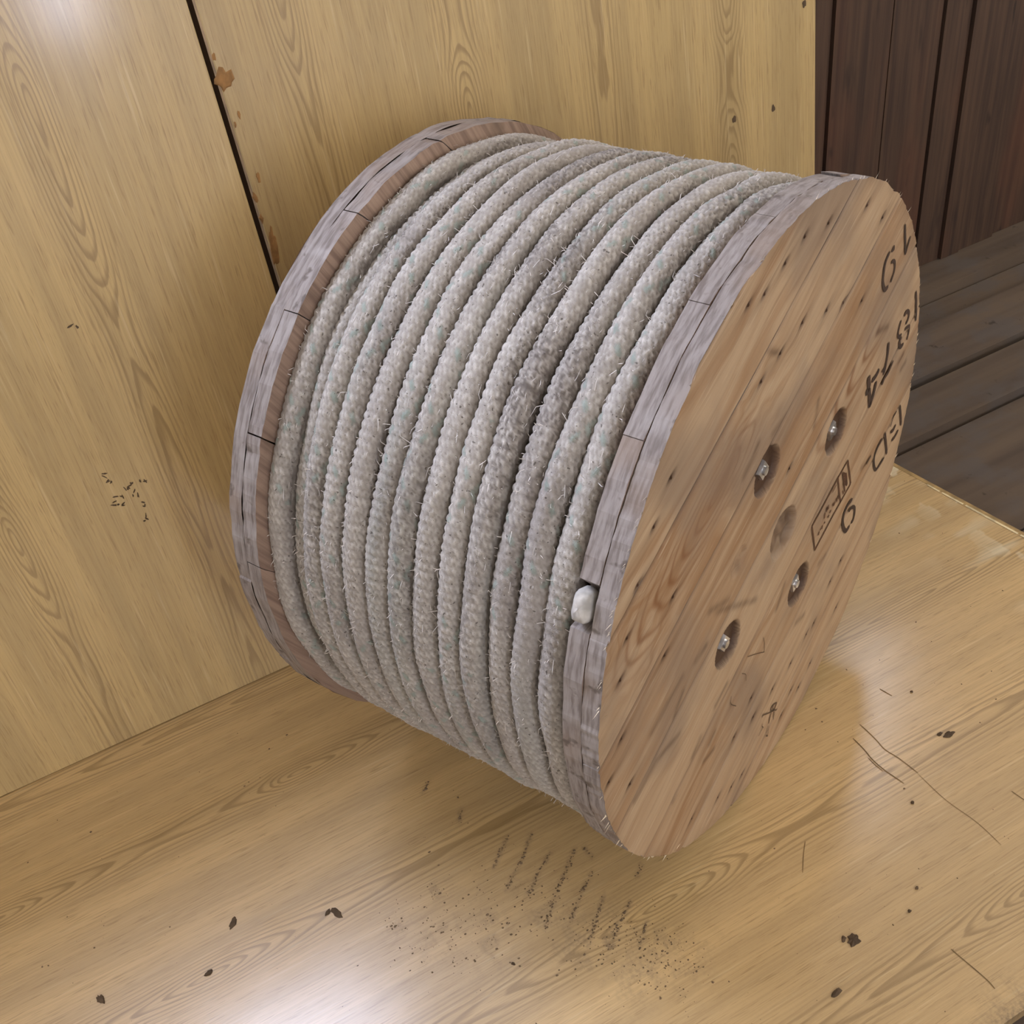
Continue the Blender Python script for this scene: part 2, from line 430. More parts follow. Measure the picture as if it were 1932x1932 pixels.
def pine_face():
    M = Mat('pine_face', .62, .35)
    al = math.radians(23)
    t = M.x * math.cos(al) + M.z * math.sin(al)
    w = M.z * math.cos(al) - M.x * math.sin(al)
    grain, stain, hue = M.attr()
    wv = M.noise(t * 4, w * 14, hue * 9, 2) - .5
    s1 = M.noise(t * 5, w * 210 + wv * 9, hue * 7, 3, .6)
    s2 = M.noise(t * 2.2, w * 55 + wv * 5, hue * 5 + 3, 3)
    s3 = M.noise(t * 18, w * 520, hue * 3 + 1, 2)
    col = M.mix((180, 152, 118), (150, 114, 78), (s2 * .8 + .1 + (hue - .5) * .7).remap(.34, .78))
    col = M.mix(col, (128, 97, 66), s1.remap(.5, .76) * .42)
    col = M.mix(col, (212, 192, 160), s3.remap(.60, .76) * .5)
    col = M.mix(col, (122, 78, 42), grain * .85)
    big = M.noise(M.x * 6, M.z * 6, 2.0, 3)
    col = M.mix(col, (134, 114, 94), big.remap(.46, .66) * .6)
    col = M.mix(col, (72, 50, 34), stain)
    M.color(col)
    M.bump(s1 * .6 + s3 * .4, .0007, .8)
    return M.m

def rim_wood():
    M = Mat('weathered_rim', .8, .25)
    ang = M.noise(M.x * 30, M.z * 30, M.y * 220, 3, .6)
    saw = M.noise(M.x * 45, M.z * 45, M.y * 12, 2)
    big = M.noise(M.x * 9, M.z * 9, M.y * 9 + M.rnd() * 20, 3)
    col = M.mix((152, 142, 134), (118, 107, 99), ang.remap(.36, .68))
    col = M.mix(col, (180, 172, 165), saw.remap(.5, .8) * .35)
    col = M.mix(col, (140, 118, 98), big.remap(.5, .7) * .5)
    col = M.mix(col, (84, 72, 62), M.noise(M.x * 60, M.z * 60, M.y * 60, 3).remap(.62, .74) * .7)
    M.color(col)
    M.bump(ang * .5 + saw * .5, .0012, .8)
    return M.m

def inner_pine():
    M = Mat('inner_flange_wood', .7, .3)
    al = math.radians(-62)
    t = M.x * math.cos(al) + M.z * math.sin(al)
    w = M.z * math.cos(al) - M.x * math.sin(al)
    s1 = M.noise(t * 6, w * 160, M.rnd() * 9, 3, .6)
    col = M.mix((158, 133, 113), (126, 103, 88), s1.remap(.35, .7))
    col = M.mix(col, (92, 74, 60), M.noise(M.x * 14, M.z * 14, 1.0, 3).remap(.55, .75) * .6)
    M.color(col)
    return M.m

def rope_mat():
    M = Mat('braided_rope', .92, .12)
    tone, green, dirt = M.attr()  # tone and dirt also carry shade painted between the strands
    fib = M.noise(M.x * 900, M.z * 900, M.y * 900, 2)
    big = M.noise(M.x * 7, M.z * 7, M.y * 12, 3)
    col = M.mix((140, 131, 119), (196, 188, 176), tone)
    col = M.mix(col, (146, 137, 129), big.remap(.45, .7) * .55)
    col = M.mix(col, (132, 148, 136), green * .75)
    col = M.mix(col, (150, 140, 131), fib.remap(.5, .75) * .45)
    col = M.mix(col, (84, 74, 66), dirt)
    spk = M.noise(M.x * 260, M.z * 260, M.y * 260, 1).remap(.70, .75)
    col = M.mix(col, (66, 56, 48), spk * .7)
    M.color(col)
    M.b.inputs['Sheen Weight'].default_value = .15
    M.bump(fib, .0008, .6)
    return M.m

def dark_plank():
    M = Mat('dark_wall_plank', .75, .3)
    r = M.rnd() * 31
    s = M.noise(M.x * 70, M.z * 2.2, r, 4, .6)
    b = M.noise(M.x * 9, M.z * 2.4, r + 5, 3)
    kn = M.noise(M.x * 26, M.z * 7, r + 9, 2).remap(.68, .76)
    col = M.mix((86, 65, 50), (60, 45, 37), s.remap(.3, .75))
    col = M.mix(col, (98, 63, 46), b.remap(.5, .72) * .5)
    col = M.mix(col, (36, 28, 24), kn * .85)
    col = M.mix(col, (44, 34, 30), M.noise(M.x * 22, M.z * 5, r + 2, 3).remap(.6, .74) * .6)
    M.color(col)
    M.bump(s, .001, .5)
    return M.m

def floor_plank():
    M = Mat('dusty_floor_plank', .85, .2)
    r = M.rnd() * 31
    s = M.noise(M.x * 1.5, M.y * 24, r, 3, .5)
    b = M.noise(M.x * 9, M.y * 12, r, 4, .6)
    col = M.mix((106, 91, 76), (84, 72, 62), s.remap(.3, .75))
    col = M.mix(col, (96, 88, 82), b.remap(.45, .65) * .7)
    col = M.mix(col, (52, 44, 38), M.noise(M.x * 30, M.y * 30, r, 4, .7).remap(.62, .74) * .7)
    M.color(col)
    M.bump(b, .004, .8)
    return M.m

PINE = pine_face()
RIM = rim_wood()
INNER = inner_pine()
ROPE = rope_mat()
DARKPLANK = dark_plank()
FLOORPLANK = floor_plank()
INK = plain('stencil_ink', (62, 42, 26), .8)
BRANDINK = plain('burnt_brand', (88, 56, 30), .8)
PENCIL = plain('pencil_line', (92, 70, 48), .8)
STEEL = plain('bright_steel', (214, 214, 214), .38, 1.0)
RUSTY = plain('rusty_nail', (92, 66, 48), .5, .6)
COTTON = plain('white_core_fibre', (190, 184, 174), .95, 0, .1)
CRUMB = plain('dry_dirt', (120, 100, 76), .9, 0, .2)
FLAKE = plain('dry_flake', (92, 76, 58), .85, 0, .2)
SCRATCH = plain('scratch_line', (124, 98, 60), .6)
PALE_EDGE = plain('worn_pale_edge', (222, 206, 164), .5)
EDGE = plain('edge_strip', (168, 140, 92), .45)
CHIP = plain('exposed_chipboard', (158, 116, 66), .8)
BOARDCORE = plain('board_core', (150, 118, 78), .8)
PLASTER = plain('limewash', (212, 202, 190), .9, 0, .2)
CEIL = plain('ceiling_boards', (200, 190, 174), .9, 0, .2)
BACKING = plain('wall_backing', (34, 27, 23), .9, 0, .1)
PAINTFRAME = plain('window_frame_paint', (186, 182, 172), .5)

def pane_mat(name, day):
    M = Mat(name)
    em = M.nt.nodes.new('ShaderNodeEmission')
    em.inputs[0].default_value = (*day[0], 1)
    em.inputs[1].default_value = day[1]
    M.nt.links.new(em.outputs[0], M.nt.nodes['Material Output'].inputs[0])
    return M.m

# ------------------------------------------------------------------ room
ZF = -.020            # top of the floor planks
YW = .330             # face of the plank wall
XL, XR, YF, ZC = -2.2, 3.2, -3.0, 2.55

floor = structure(box('floor', XL, XR, YF, YW + .05, ZF - .10, ZF - .032, BACKING))
fy = [(.233, YW + .02, 0.0), (.155, .227, -.020), (.022, .147, 0.0), (-.104, .004, -.002), (-.36, -.114, -.015)]
y = -.364
while y > YF:
    fy.append((max(YF, y - .142), y, -.015))
    y -= .146
for i, (a, b, dz) in enumerate(fy):
    box('plank', XL, XR, a, b, ZF - .032, ZF + dz - .0005, FLOORPLANK, floor)

wall_back = structure(box('wall_back', XL, XR, YW + .03, YW + .06, ZF, ZC, BACKING))
WIN_BACK = (-.60, .06, 1.10, 2.02)
WIN_SLIT = (1.53, 1.75, 1.17, 2.03)
seams = [1.36, 1.494, 1.616, 1.684, 1.737, 1.838]
xs = list(seams)
x = 1.838
k = 0
while x < XR:
    x += (.118, .10, .13, .112)[k % 4]
    k += 1
    xs.append(min(x, XR))
x = 1.36
while x > XL:
    x -= (.12, .132, .108, .124)[k % 4]
    k += 1
    xs.append(max(x, XL))
xs = sorted(set(round(v, 4) for v in xs))
for i in range(len(xs) - 1):
    a, b = xs[i] + .0025, xs[i + 1] - .0025
    dy = (vnoise(np.array([i * 7.3]), np.array([1.7]), 3)[0] - .5) * .022
    wins = [w for w in (WIN_BACK, WIN_SLIT) if b > w[0] and a < w[1]]
    spans = [(ZF, ZC)] if not wins else [(ZF, wins[0][2]), (wins[0][3], ZC)]
    for z0, z1 in spans:
        box('plank', a, b, YW + dy, YW + .028, z0, z1, DARKPLANK, wall_back)
    # parts of a cut plank standing beside an opening
    for w in wins:
        if a < w[0] - .004:
            box('plank', a, w[0] - .002, YW + dy, YW + .028, w[2], w[3], DARKPLANK, wall_back)
        if b > w[1] + .004:
            box('plank', w[1] + .002, b, YW + dy, YW + .028, w[2], w[3], DARKPLANK, wall_back)

def window(name, axis, a0, a1, z0, z1, pos, out, day, fw=.03, bars=0):
    """framed lit pane; axis 'x': pane lies in an x-z plane at y=pos, 'y': in a y-z plane at x=pos; out = outward sign"""
    def bx(nm, p0, p1, q0, q1, d0, d1, mat, parent):
        lo, hi = sorted((pos + out * d0, pos + out * d1))
        if axis == 'x':
            return box(nm, p0, p1, lo, hi, q0, q1, mat, parent)
        return box(nm, lo, hi, p0, p1, q0, q1, mat, parent)
    root = structure(bx(name, a0 + fw, a1 - fw, z0 + fw, z1 - fw, .008, .012, pane_mat(name + '_daylight', day), None))
    for nm, p0, p1, q0, q1 in (('frame_side', a0, a0 + fw, z0, z1), ('frame_side', a1 - fw, a1, z0, z1),
                               ('frame_rail', a0 + fw, a1 - fw, z0, z0 + fw), ('frame_rail', a0 + fw, a1 - fw, z1 - fw, z1)):
        bx(nm, p0, p1, q0, q1, -.008, .026, PAINTFRAME, root)
    for i in range(bars):
        m = a0 + (a1 - a0) * (i + 1) / (bars + 1)
        bx('glazing_bar', m - .012, m + .012, z0 + fw, z1 - fw, -.004, .008, PAINTFRAME, root)
    return root

window('window_1', 'x', *WIN_BACK, YW, 1, DAY_BACK, .03)
window('window_2', 'x', *WIN_SLIT, YW, 1, DAY_SLIT, .022)

structure(box('ceiling', XL, XR, YF, YW + .06, ZC, ZC + .05, CEIL))

def wall_with_holes(name, axis, pos0, pos1, s0, s1, holes, mat):
    parts = []
    mk = lambda p0, p1, q0, q1: box_data(p0, p1, pos0, pos1, q0, q1) if axis == 'x' else box_data(pos0, pos1, p0, p1, q0, q1)
    last = s0
    for a0, a1, z0, z1 in sorted(holes):
        parts += [mk(last, a0, ZF, ZC), mk(a0, a1, ZF, z0), mk(a0, a1, z1, ZC)]
        last = a1
    parts.append(mk(last, s1, ZF, ZC))
    v, f = merge(parts)
    return structure(mesh_obj(name, v, f, mat))

WIN_DOOR = (.31, .55, .60, 2.1)
WIN_FR = (.90, 2.30, 1.05, 2.1)
WIN_FL = (-1.60, -.10, 1.05, 2.1)
wall_with_holes('wall_front', 'x', YF - .05, YF, XL, XR, [WIN_DOOR, WIN_FR, WIN_FL], PLASTER)
window('window_3', 'x', *WIN_DOOR, YF, -1, DAY_DOOR, .04, 0)
window('window_4', 'x', *WIN_FR, YF, -1, DAY_FRONT_R, .05, 2)
window('window_5', 'x', *WIN_FL, YF, -1, DAY_FRONT_L, .05, 2)
WIN_LEFT = (-1.9, -.8, .9, 2.0)
wall_with_holes('wall_left', 'y', XL - .05, XL, YF, YW + .06, [WIN_LEFT], PLASTER)
window('window_6', 'y', *WIN_LEFT, XL, -1, DAY_SIDE, .05, 1)
WIN_RIGHT = (-1.25, -.10, .80, 2.05)
wall_with_holes('wall_right', 'y', XR, XR + .05, YF, YW + .06, [WIN_RIGHT], PLASTER)
window('window_7', 'y', *WIN_RIGHT, XR, 1, DAY_RIGHT, .05, 1)
# ledge that the leaning boards rest against, fixed to the plank wall
structure(box('trim_1', .34, 1.30, .150, YW - .012, 1.10, 1.15, DARKPLANK))

# ------------------------------------------------------------------ oak-look boards
LEAN = math.radians(4.5)

def leaning_board(name, x0, x1, height, y0, thick, mat):
    """thin board with a local frame: x along the wall, y up the board, z out of its face"""
    b = .0012
    v = [(x0, 0, -thick), (x1, 0, -thick), (x1, height, -thick), (x0, height, -thick),
         (x0, 0, -b), (x1, 0, -b), (x1, height, -b), (x0, height, -b),
         (x0 + b, b, 0), (x1 - b, b, 0), (x1 - b, height - b, 0), (x0 + b, height - b, 0)]
    f = [(0, 3, 2, 1), (8, 9, 10, 11)]
    for i in range(4):
        j = (i + 1) % 4
        f += [(i, j, 4 + j, 4 + i), (4 + i, 4 + j, 8 + j, 8 + i)]
    o = mesh_obj(name, v, f, [mat, BOARDCORE])
    for i, p in enumerate(o.data.polygons):
        if i >= 2 and i % 2 == 0:
            p.material_index = 1
    o.location = (0, y0, .0014)
    o.rotation_euler = (PI / 2 - LEAN, 0, 0)
    return o

B1 = leaning_board('veneered_board', -.78, .249, .985, 0.0, .016, LAM_B1)
tag(B1, 'glossy oak-look board leaning upright with dark specks and a large oval grain figure', 'board')
B2 = leaning_board('veneered_board', .2665, 1.120, 2.0, .0440, .016, LAM_B2)
tag(B2, 'oak-look board leaning behind the rope reel, its edge chipped brown, beside dark planks', 'board')

# floor board: trapezoid sheet, dense top for soft dirt
def board_end(yy):
    return 1.116 - .148 * (yy + .165)

def make_floor_board():
    ny, nx = 300, 470
    ys = np.linspace(-.909, .075, ny)
    V = np.zeros((ny, nx, 3))
    s = np.linspace(0, 1, nx)
    # coarse left of frame, fine in view
    x0 = -1.0
    for j, yy in enumerate(ys):
        xe = board_end(yy)
        xx = np.where(s < .04, x0 + (s / .04) * (-.45 - x0), -.45 + (s - .04) / .96 * (xe + .45))
        V[j, :, 0] = xx
        V[j, :, 1] = yy
    X, Y = V[..., 0], V[..., 1]
    dirt = np.zeros_like(X)
    pale = np.zeros_like(X)
    wear = np.zeros_like(X)
    for (cx, cy), r in DUST_PATCHES:
        g = np.exp(-(((X - cx) / (r * 1.2)) ** 2 + ((Y - cy) / r) ** 2))
        dirt += g * .30 * (vnoise(X * 90, Y * 90, 5) > .45) * vnoise(X * 40, Y * 40, 8)
    for ln in DUST_LINES:
        for a, b in zip(ln[:-1], ln[1:]):
            a, b = np.array(a), np.array(b)
            dv = b - a
            tt = np.clip(((X - a[0]) * dv[0] + (Y - a[1]) * dv[1]) / (dv @ dv), 0, 1)
            dd = np.hypot(X - a[0] - tt * dv[0], Y - a[1] - tt * dv[1])
            dirt = np.maximum(dirt, .75 * np.exp(-(dd / .0033) ** 2) * (.25 + .75 * vnoise(X * 160, Y * 160, 3)))
    dirt += .10 * np.clip(vnoise(X * 6, Y * 6, 11) - .5, 0, 1)
    # dirt gathered along the worn end of the sheet and pale scuffs by it
    de = board_end(Y) - X
    pale += np.exp(-(de / .05) ** 2) * (vnoise(X * 60, Y * 25, 12) > .68) * .8
    pale += np.exp(-((de - .06) / .06) ** 2) * np.clip(vnoise(X * 24, Y * 50, 13) - .62, 0, 1) * 2.0
    front = Y + .909
    dirt += np.exp(-(front / .012) ** 2) * .5
    cx_, cy_ = .60, -.90
    dirt += .45 * np.exp(-(((X - cx_) / .05) ** 2 + ((Y - cy_) / .03) ** 2)) * vnoise(X * 70, Y * 70, 4)
    verts = V.reshape(-1, 3)
    quads = grid_quads(ny, nx)
    n0 = len(verts)
    ring = np.concatenate([np.arange(nx), np.arange(1, ny) * nx + nx - 1,
                           (ny - 1) * nx + np.arange(nx - 2, -1, -1), np.arange(ny - 2, 0, -1) * nx])
    low = verts[ring].copy()
    low[:, 2] = -.018
    verts = np.vstack([verts, low])
    m = len(ring)
    i = np.arange(m)
    side = np.stack([ring[i], n0 + i, n0 + (i + 1) % m, ring[(i + 1) % m]], -1)
    me = fast_mesh('veneered_board', verts, np.vstack([quads, side]), smooth=False)
    pat = np.zeros((len(verts), 3))
    pat[:n0, 0] = np.clip(dirt, 0, 1).ravel()
    pat[:n0, 1] = np.clip(pale, 0, 1).ravel()
    add_color(me, pat)
    me.materials.append(LAM_FLOOR)
    return link(bpy.data.objects.new('veneered_board', me))

B3 = make_floor_board()
tag(B3, 'oak-look sheet lying flat on the floor under the rope reel, scattered with dirt', 'board')
# edge strip and worn pale line along the end of the sheet
y0, y1 = -.909, .075
e = .012
strip = [(board_end(y0), y0, -.018), (board_end(y1), y1, -.018), (board_end(y1) + e, y1, -.018), (board_end(y0) + e, y0, -.018),
         (board_end(y0), y0, .0004), (board_end(y1), y1, .0004), (board_end(y1) + e * .7, y1, -.0008), (board_end(y0) + e * .7, y0, -.0008)]
mesh_obj('edge_strip', strip, [(0, 1, 2, 3), (7, 6, 5, 4), (0, 4, 5, 1), (1, 5, 6, 2), (2, 6, 7, 3), (3, 7, 4, 0)], EDGE, B3)
on_floor = lambda p, h: (p[0], p[1], h)
pl = []
yy = -.88
while yy < .05:
    ln = .02 + .09 * RNG.random()
    if RNG.random() < .85:
        pl.append(ribbon([(board_end(yy) - .0015, yy), (board_end(yy + ln) - .0012, yy + ln)], .0022 + .0015 * RNG.random(), .0006, on_floor))
    yy += ln + .004
for v, f in pl:
    mesh_obj('worn_edge', v, f, PALE_EDGE, B3)
for poly, w in SCRATCHES:
    v, f = ribbon(poly, w * .0009, .0004, on_floor)
    mesh_obj('scratch', v, f, SCRATCH, B3)

def blob(c, a, b, seed, to3d, lift, thick=.0015, rot=0.0, n=11):
    """irregular flat chip with a little thickness"""
    rs = np.random.default_rng(seed)
    ang = np.linspace(0, 2 * PI, n, endpoint=False)
    rad = .62 + .55 * rs.random(n)
    px = a * rad * np.cos(ang)
    py = b * rad * np.sin(ang)
    x_ = c[0] + px * math.cos(rot) - py * math.sin(rot)
    y_ = c[1] + px * math.sin(rot) + py * math.cos(rot)
    vv = [to3d((x_[i], y_[i]), lift) for i in range(n)]
    vv += [to3d((c[0] + (x_[i] - c[0]) * .8, c[1] + (y_[i] - c[1]) * .8), lift + thick * (.6 + .6 * rs.random())) for i in range(n)]
    vv.append(to3d(c, lift + thick * 1.3))
    ff = [(i, (i + 1) % n, n + (i + 1) % n, n + i) for i in range(n)]
    ff += [(n + i, n + (i + 1) % n, 2 * n) for i in range(n)]
    return vv, ff

on_board = lambda p, h: (p[0], p[1], h)
for i, p in enumerate(B1_MARKS):
    r = np.random.default_rng(i)
    v, f = merge([blob((p[0] + (r.random() - .5) * .010, p[1] + (r.random() - .5) * .008), .0020 + .0024 * r.random(), .0008 + .0008 * r.random(), i * 9 + q, on_board, .0002, .0005, r.random() * 3) for q in range(3)])
    mesh_obj('dirt_speck', v, f, FLAKE, B1)
for i, (p, a, b) in enumerate(((B2_CHIPS[0], .012, .014), (B2_CHIPS[1], .005, .026))):
    v, f = blob(p, a, b, 40 + i, on_board, .0002, .0008, -.12, 17)
    mesh_obj('chipped_veneer', v, f, CHIP, B2)
pl = []
for q in range(9):
    r = np.random.default_rng(200 + q)
    pl.append(blob((.2665 + .012 * r.random() ** 3, .40 + .52 * r.random()), .0015 + .002 * r.random(), .003 + .007 * r.random(), 90 + q, on_board, .0002, .0005))
v, f = merge(pl)
o = mesh_obj('edge_chips', v, f, CHIP, B2)
o['kind'] = 'stuff'
for i, p in enumerate(B2_KNOTS):
    v, f = blob(p, .0035, .0055, 60 + i, on_board, .0002, .0004)
    mesh_obj('dirt_speck', v, f, FLAKE, B2)

# ------------------------------------------------------------------ reel
RR = .3737
HALF = .2292
PHI = math.radians(26.03)
reel = bpy.data.objects.new('cable_reel', None)
link(reel)
reel.location = (.4988, -.3002, 0)
reel.rotation_euler = (0, 0, PHI)
tag(reel, 'wooden cable reel lying on its side, round plank flanges with stencilled numbers', 'reel')

BOLT_R = .357 * RR
BOLTS = [(-.0515, .1230), (.1228, .0549), (.0449, -.1152), (-.1311, -.0515)]
HOLE = (-.0062, .0068)
SCAR = (-.1086, .0493)

def radius_at(x, z, seed, notch=None):
    th = np.arctan2(z, x)
    r = RR * (1 - .006 * vnoise(th * 14 + 50, th * 0, seed) - .004 * vnoise(th * 60 + 300, th * 0, seed + 1))
    if notch is not None:
        d = np.abs(np.angle(np.exp(1j * (th - notch[0]))))
        r = np.where(d < notch[1], r - notch[2], r)
    return r

def plank(name, parent, w0, w1, alpha, ya, yb, res, seed, mats, detail=False, notch=None):
    """board sawn to the disc: w = across, t = along; outer face at y=ya, other face at y=yb"""
    ca, sa = math.cos(alpha), math.sin(alpha)
    w0, w1 = max(w0, -.994 * RR), min(w1, .994 * RR)
    nr = max(4, int((w1 - w0) / res) + 1)
    nc = max(8, int(1.5 * RR / res))
    ws = np.linspace(w0, w1, nr)
    tq = np.linspace(-1, 1, nc)
    half = np.sqrt(np.maximum(RR ** 2 - ws ** 2, 1e-6))
    T = tq[None, :] * half[:, None]
    W = np.repeat(ws[:, None], nc, 1)
    # waney plank edges
    edge = .0012 * (vnoise(T[0] * 30, T[0] * 0, seed) - .5)
    W[0] += edge
    W[-1] += .0012 * (vnoise(T[-1] * 30, T[-1] * 0, seed + 4) - .5)
    X = T * ca - W * sa
    Z = T * sa + W * ca
    rr = np.hypot(X, Z)
    lim = radius_at(X, Z, seed, notch)
    sc = np.where(np.abs(tq)[None, :] > .999, lim / np.maximum(rr, 1e-6), np.minimum(1, lim / np.maximum(rr, 1e-6)))
    X, Z = X * sc, Z * sc
    Yd = np.zeros_like(X)
    sgn = 1.0 if yb > ya else -1.0
    pat = np.zeros((nr, nc, 3))
    pat[..., 2] = np.random.default_rng(seed).random() if not detail else PLANK_HUE[seed % len(PLANK_HUE)]
    if detail:
        stain = np.zeros_like(X)
        grain = np.zeros_like(X)
        t_, w_ = X * ca + Z * sa, -X * sa + Z * ca
        for bx_, bz_ in BOLTS:
            d = np.hypot(X - bx_, Z - bz_)
            rec = np.clip((.0275 - d) / .0016, 0, 1)
            Yd += rec * .007
            stain = np.maximum(stain, np.clip((.0285 - d) / .002, 0, 1) * (.92 + .05 * vnoise(X * 120, Z * 120, 4)))
            stain = np.maximum(stain, .30 * np.exp(-((t_ - (bx_ * ca + bz_ * sa)) / .05) ** 2 - ((w_ - (-bx_ * sa + bz_ * ca)) / .035) ** 2) * vnoise(X * 40, Z * 40, 9))
        d = np.hypot(X - HOLE[0], Z - HOLE[1]) + .004 * (vnoise(X * 60, Z * 60, 2) - .5)
        rec = np.clip((.031 - d) / .003, 0, 1)
        Yd += rec * (.006 + .004 * vnoise(X * 130, Z * 130, 6))
        stain = np.maximum(stain, rec * (.38 + .3 * vnoise(X * 150, Z * 150, 7)))
        d = np.hypot((X - SCAR[0]) * 1.0, (Z - SCAR[1]) * 1.2) + .008 * (vnoise(X * 80, Z * 80, 12) - .5)
        rec = np.clip((.020 - d) / .006, 0, 1)
        Yd += rec * .004 * vnoise(X * 160, Z * 160, 16)
        stain = np.maximum(stain, rec * .30 * vnoise(X * 120, Z * 120, 17))
        for nx_, nz_ in NAILS:
            tn, wn = nx_ * ca + nz_ * sa, -nx_ * sa + nz_ * ca
            q = ((t_ - tn) / .010) ** 2 + ((w_ - wn) / .0036) ** 2
            stain = np.maximum(stain, .92 * np.exp(-q))
            stain = np.maximum(stain, .28 * np.exp(-((t_ - tn) / .030) ** 2 - ((w_ - wn) / .006) ** 2))
            Yd += .0016 * np.exp(-q * 1.4)
        for a, b in STREAKS:
            a, b = np.array(a), np.array(b)
            dv = b - a
            tt = np.clip(((X - a[0]) * dv[0] + (Z - a[1]) * dv[1]) / (dv @ dv), 0, 1)
            dd = np.hypot(X - a[0] - tt * dv[0], Z - a[1] - tt * dv[1])
            stain = np.maximum(stain, .62 * np.exp(-(dd / .0046) ** 2) * (.5 + .5 * vnoise(t_ * 60, w_ * 300, 21)))
        # grey dirt worked in round the rim
        rim = np.clip((np.hypot(X, Z) - .90 * RR) / (.10 * RR), 0, 1)
        stain = np.maximum(stain, rim ** 2 * .30 * vnoise(X * 50, Z * 50, 31))
        # cathedral figures on two of the planks
        wob = .004 * (vnoise(t_ * 30, w_ * 60, 41) - .5)
        for t0, wc, slope, lam, k, ext in ((-.070, .219, .115, .0031, .42, (-.30, .02)), (.285, .030, .10, .0040, .40, (.06, .29))):
            D = slope * (t_ - t0)
            p = np.sqrt((k * (w_ - wc)) ** 2 + D ** 2) + wob * .35
            fr = p / lam - np.floor(p / lam)
            ln_ = np.exp(-((fr - .72) / .17) ** 2)
            m = np.clip(1 - np.abs(w_ - wc) / .040, 0, 1) ** .6
            m *= np.clip((t_ - ext[0]) / .06, 0, 1) * np.clip((ext[1] - t_) / .03, 0, 1)
            if w0 < wc < w1:
                grain = np.maximum(grain, ln_ * m)
        eye = np.exp(-(((t_ + .055) / .035) ** 2 + ((w_ - .222) / .011) ** 2))
        if w0 < .219 < w1:
            grain = np.maximum(grain, eye * .9)
            pat[..., 2] += .35 * np.exp(-(((t_ + .12) / .13) ** 2))
        pat[..., 0] = grain
        pat[..., 1] = np.clip(stain, 0, .97)
        Yd += .0006 * vnoise(t_ * 30, w_ * 160, seed)
        # rounded, splintered plank edges
        de = np.minimum(W - w0, w1 - W)
        Yd += np.where(de < .0016, .0016, 0)
        seam = np.exp(-(de / .0022) ** 2) * (.35 + .5 * vnoise(t_ * 25, w_ * 0, seed + 51))
        pat[..., 1] = np.clip(np.maximum(pat[..., 1], seam), 0, .97)
    Y = ya + sgn * Yd
    zc = RR
    verts = np.stack([X, Y, Z + zc], -1).reshape(-1, 3)
    q0 = grid_quads(nr, nc, flip=(sgn < 0))
    ring = np.concatenate([np.arange(nc), np.arange(1, nr) * nc + nc - 1,
                           (nr - 1) * nc + np.arange(nc - 2, -1, -1), np.arange(nr - 2, 0, -1) * nc])
    low = verts[ring].copy()
    low[:, 1] = yb
    n0, m = len(verts), len(ring)
    # duplicate the ring so that the rim gets its own, unstained verts
    top = verts[ring].copy()
    verts = np.vstack([verts, top, low])
    i = np.arange(m)
    side = np.stack([n0 + i, n0 + m + i, n0 + m + (i + 1) % m, n0 + (i + 1) % m], -1)
    if sgn < 0:
        side = side[:, ::-1]
    # other face: strips joining the two long edges row by row
    bot = []
    j = np.arange(nc - 1)
    row0 = n0 + m + j                       # first row of ring
    last = nc - 1 + nr - 1                  # index of the corner where the far row starts
    far = lambda q: n0 + m + last + (nc - 1 - q)
    bot = np.stack([row0, far(j), far(j + 1), row0 + 1], -1)
    bot = bot % (n0 + 2 * m) if False else bot
    if sgn < 0:
        bot = bot[:, ::-1]
    quads = np.vstack([q0, side, bot])
    me = fast_mesh(name, verts, quads, smooth=False)
    full = np.zeros((len(verts), 3))
    full[:n0] = pat.reshape(-1, 3)
    add_color(me, full)
    for mt in mats:
        me.materials.append(mt)
    mi = np.zeros(len(me.polygons), np.int32)
    mi[len(q0):len(q0) + len(side)] = 1
    mi[len(q0) + len(side):] = 2
    me.polygons.foreach_set('material_index', mi)
    sm = np.zeros(len(me.polygons), bool)
    sm[:len(q0)] = True
    me.polygons.foreach_set('use_smooth', sm)
    return link(bpy.data.objects.new(name, me), parent)

PLANK_HUE = [.45, .35, .55, .40, .62, .38, .50]

def disc(name, r, ya, yb, mat, parent, n=64):
    v, f = [], []
    for i in range(n):
        a = 2 * PI * i / n
        v.append((r * math.cos(a), ya, RR + r * math.sin(a)))
    for i in range(n):
        a = 2 * PI * i / n
        v.append((r * math.cos(a), yb, RR + r * math.sin(a)))
    f.append(tuple(range(n)))
    f.append(tuple(range(2 * n - 1, n - 1, -1)))
    for i in range(n):
        j = (i + 1) % n
        f.append((i, n + i, n + j, j))
    return mesh_obj(name, v, f, mat, parent)

AL = math.radians(23)
cuts = [-1, -.74, -.46, -.17, .12, .42, .72, 1]
cuts_in = [-1, -.68, -.36, -.04, .30, .64, 1]
NOTCH = (PI - math.radians(27.0), math.radians(3.2), .022)
front = disc('flange', .955 * RR, -.2107, -.2098, BOARDCORE, reel)
front['label'] = 'tan plank flange with stencilled numbers'
for i in range(len(cuts) - 1):
    plank('plank', front, cuts[i] * RR + .0006, cuts[i + 1] * RR - .0006, AL, -HALF, -.2109, .0015, i, [PINE, RIM, INNER], detail=True)
for i in range(len(cuts_in) - 1):
    plank('plank', front, cuts_in[i] * RR + .0006, cuts_in[i + 1] * RR - .0006, AL + PI / 2, -.2097, -.1905, .008, 20 + i, [INNER, RIM, INNER], notch=NOTCH)
back = disc('flange', .955 * RR, .2098, .2107, BOARDCORE, reel)
back['label'] = 'weathered grey plank flange against the boards'
for i in range(len(cuts) - 1):
    plank('plank', back, cuts[i] * RR + .0006, cuts[i + 1] * RR - .0006, AL + .3, HALF, .2109, .008, 40 + i, [INNER, RIM, INNER])
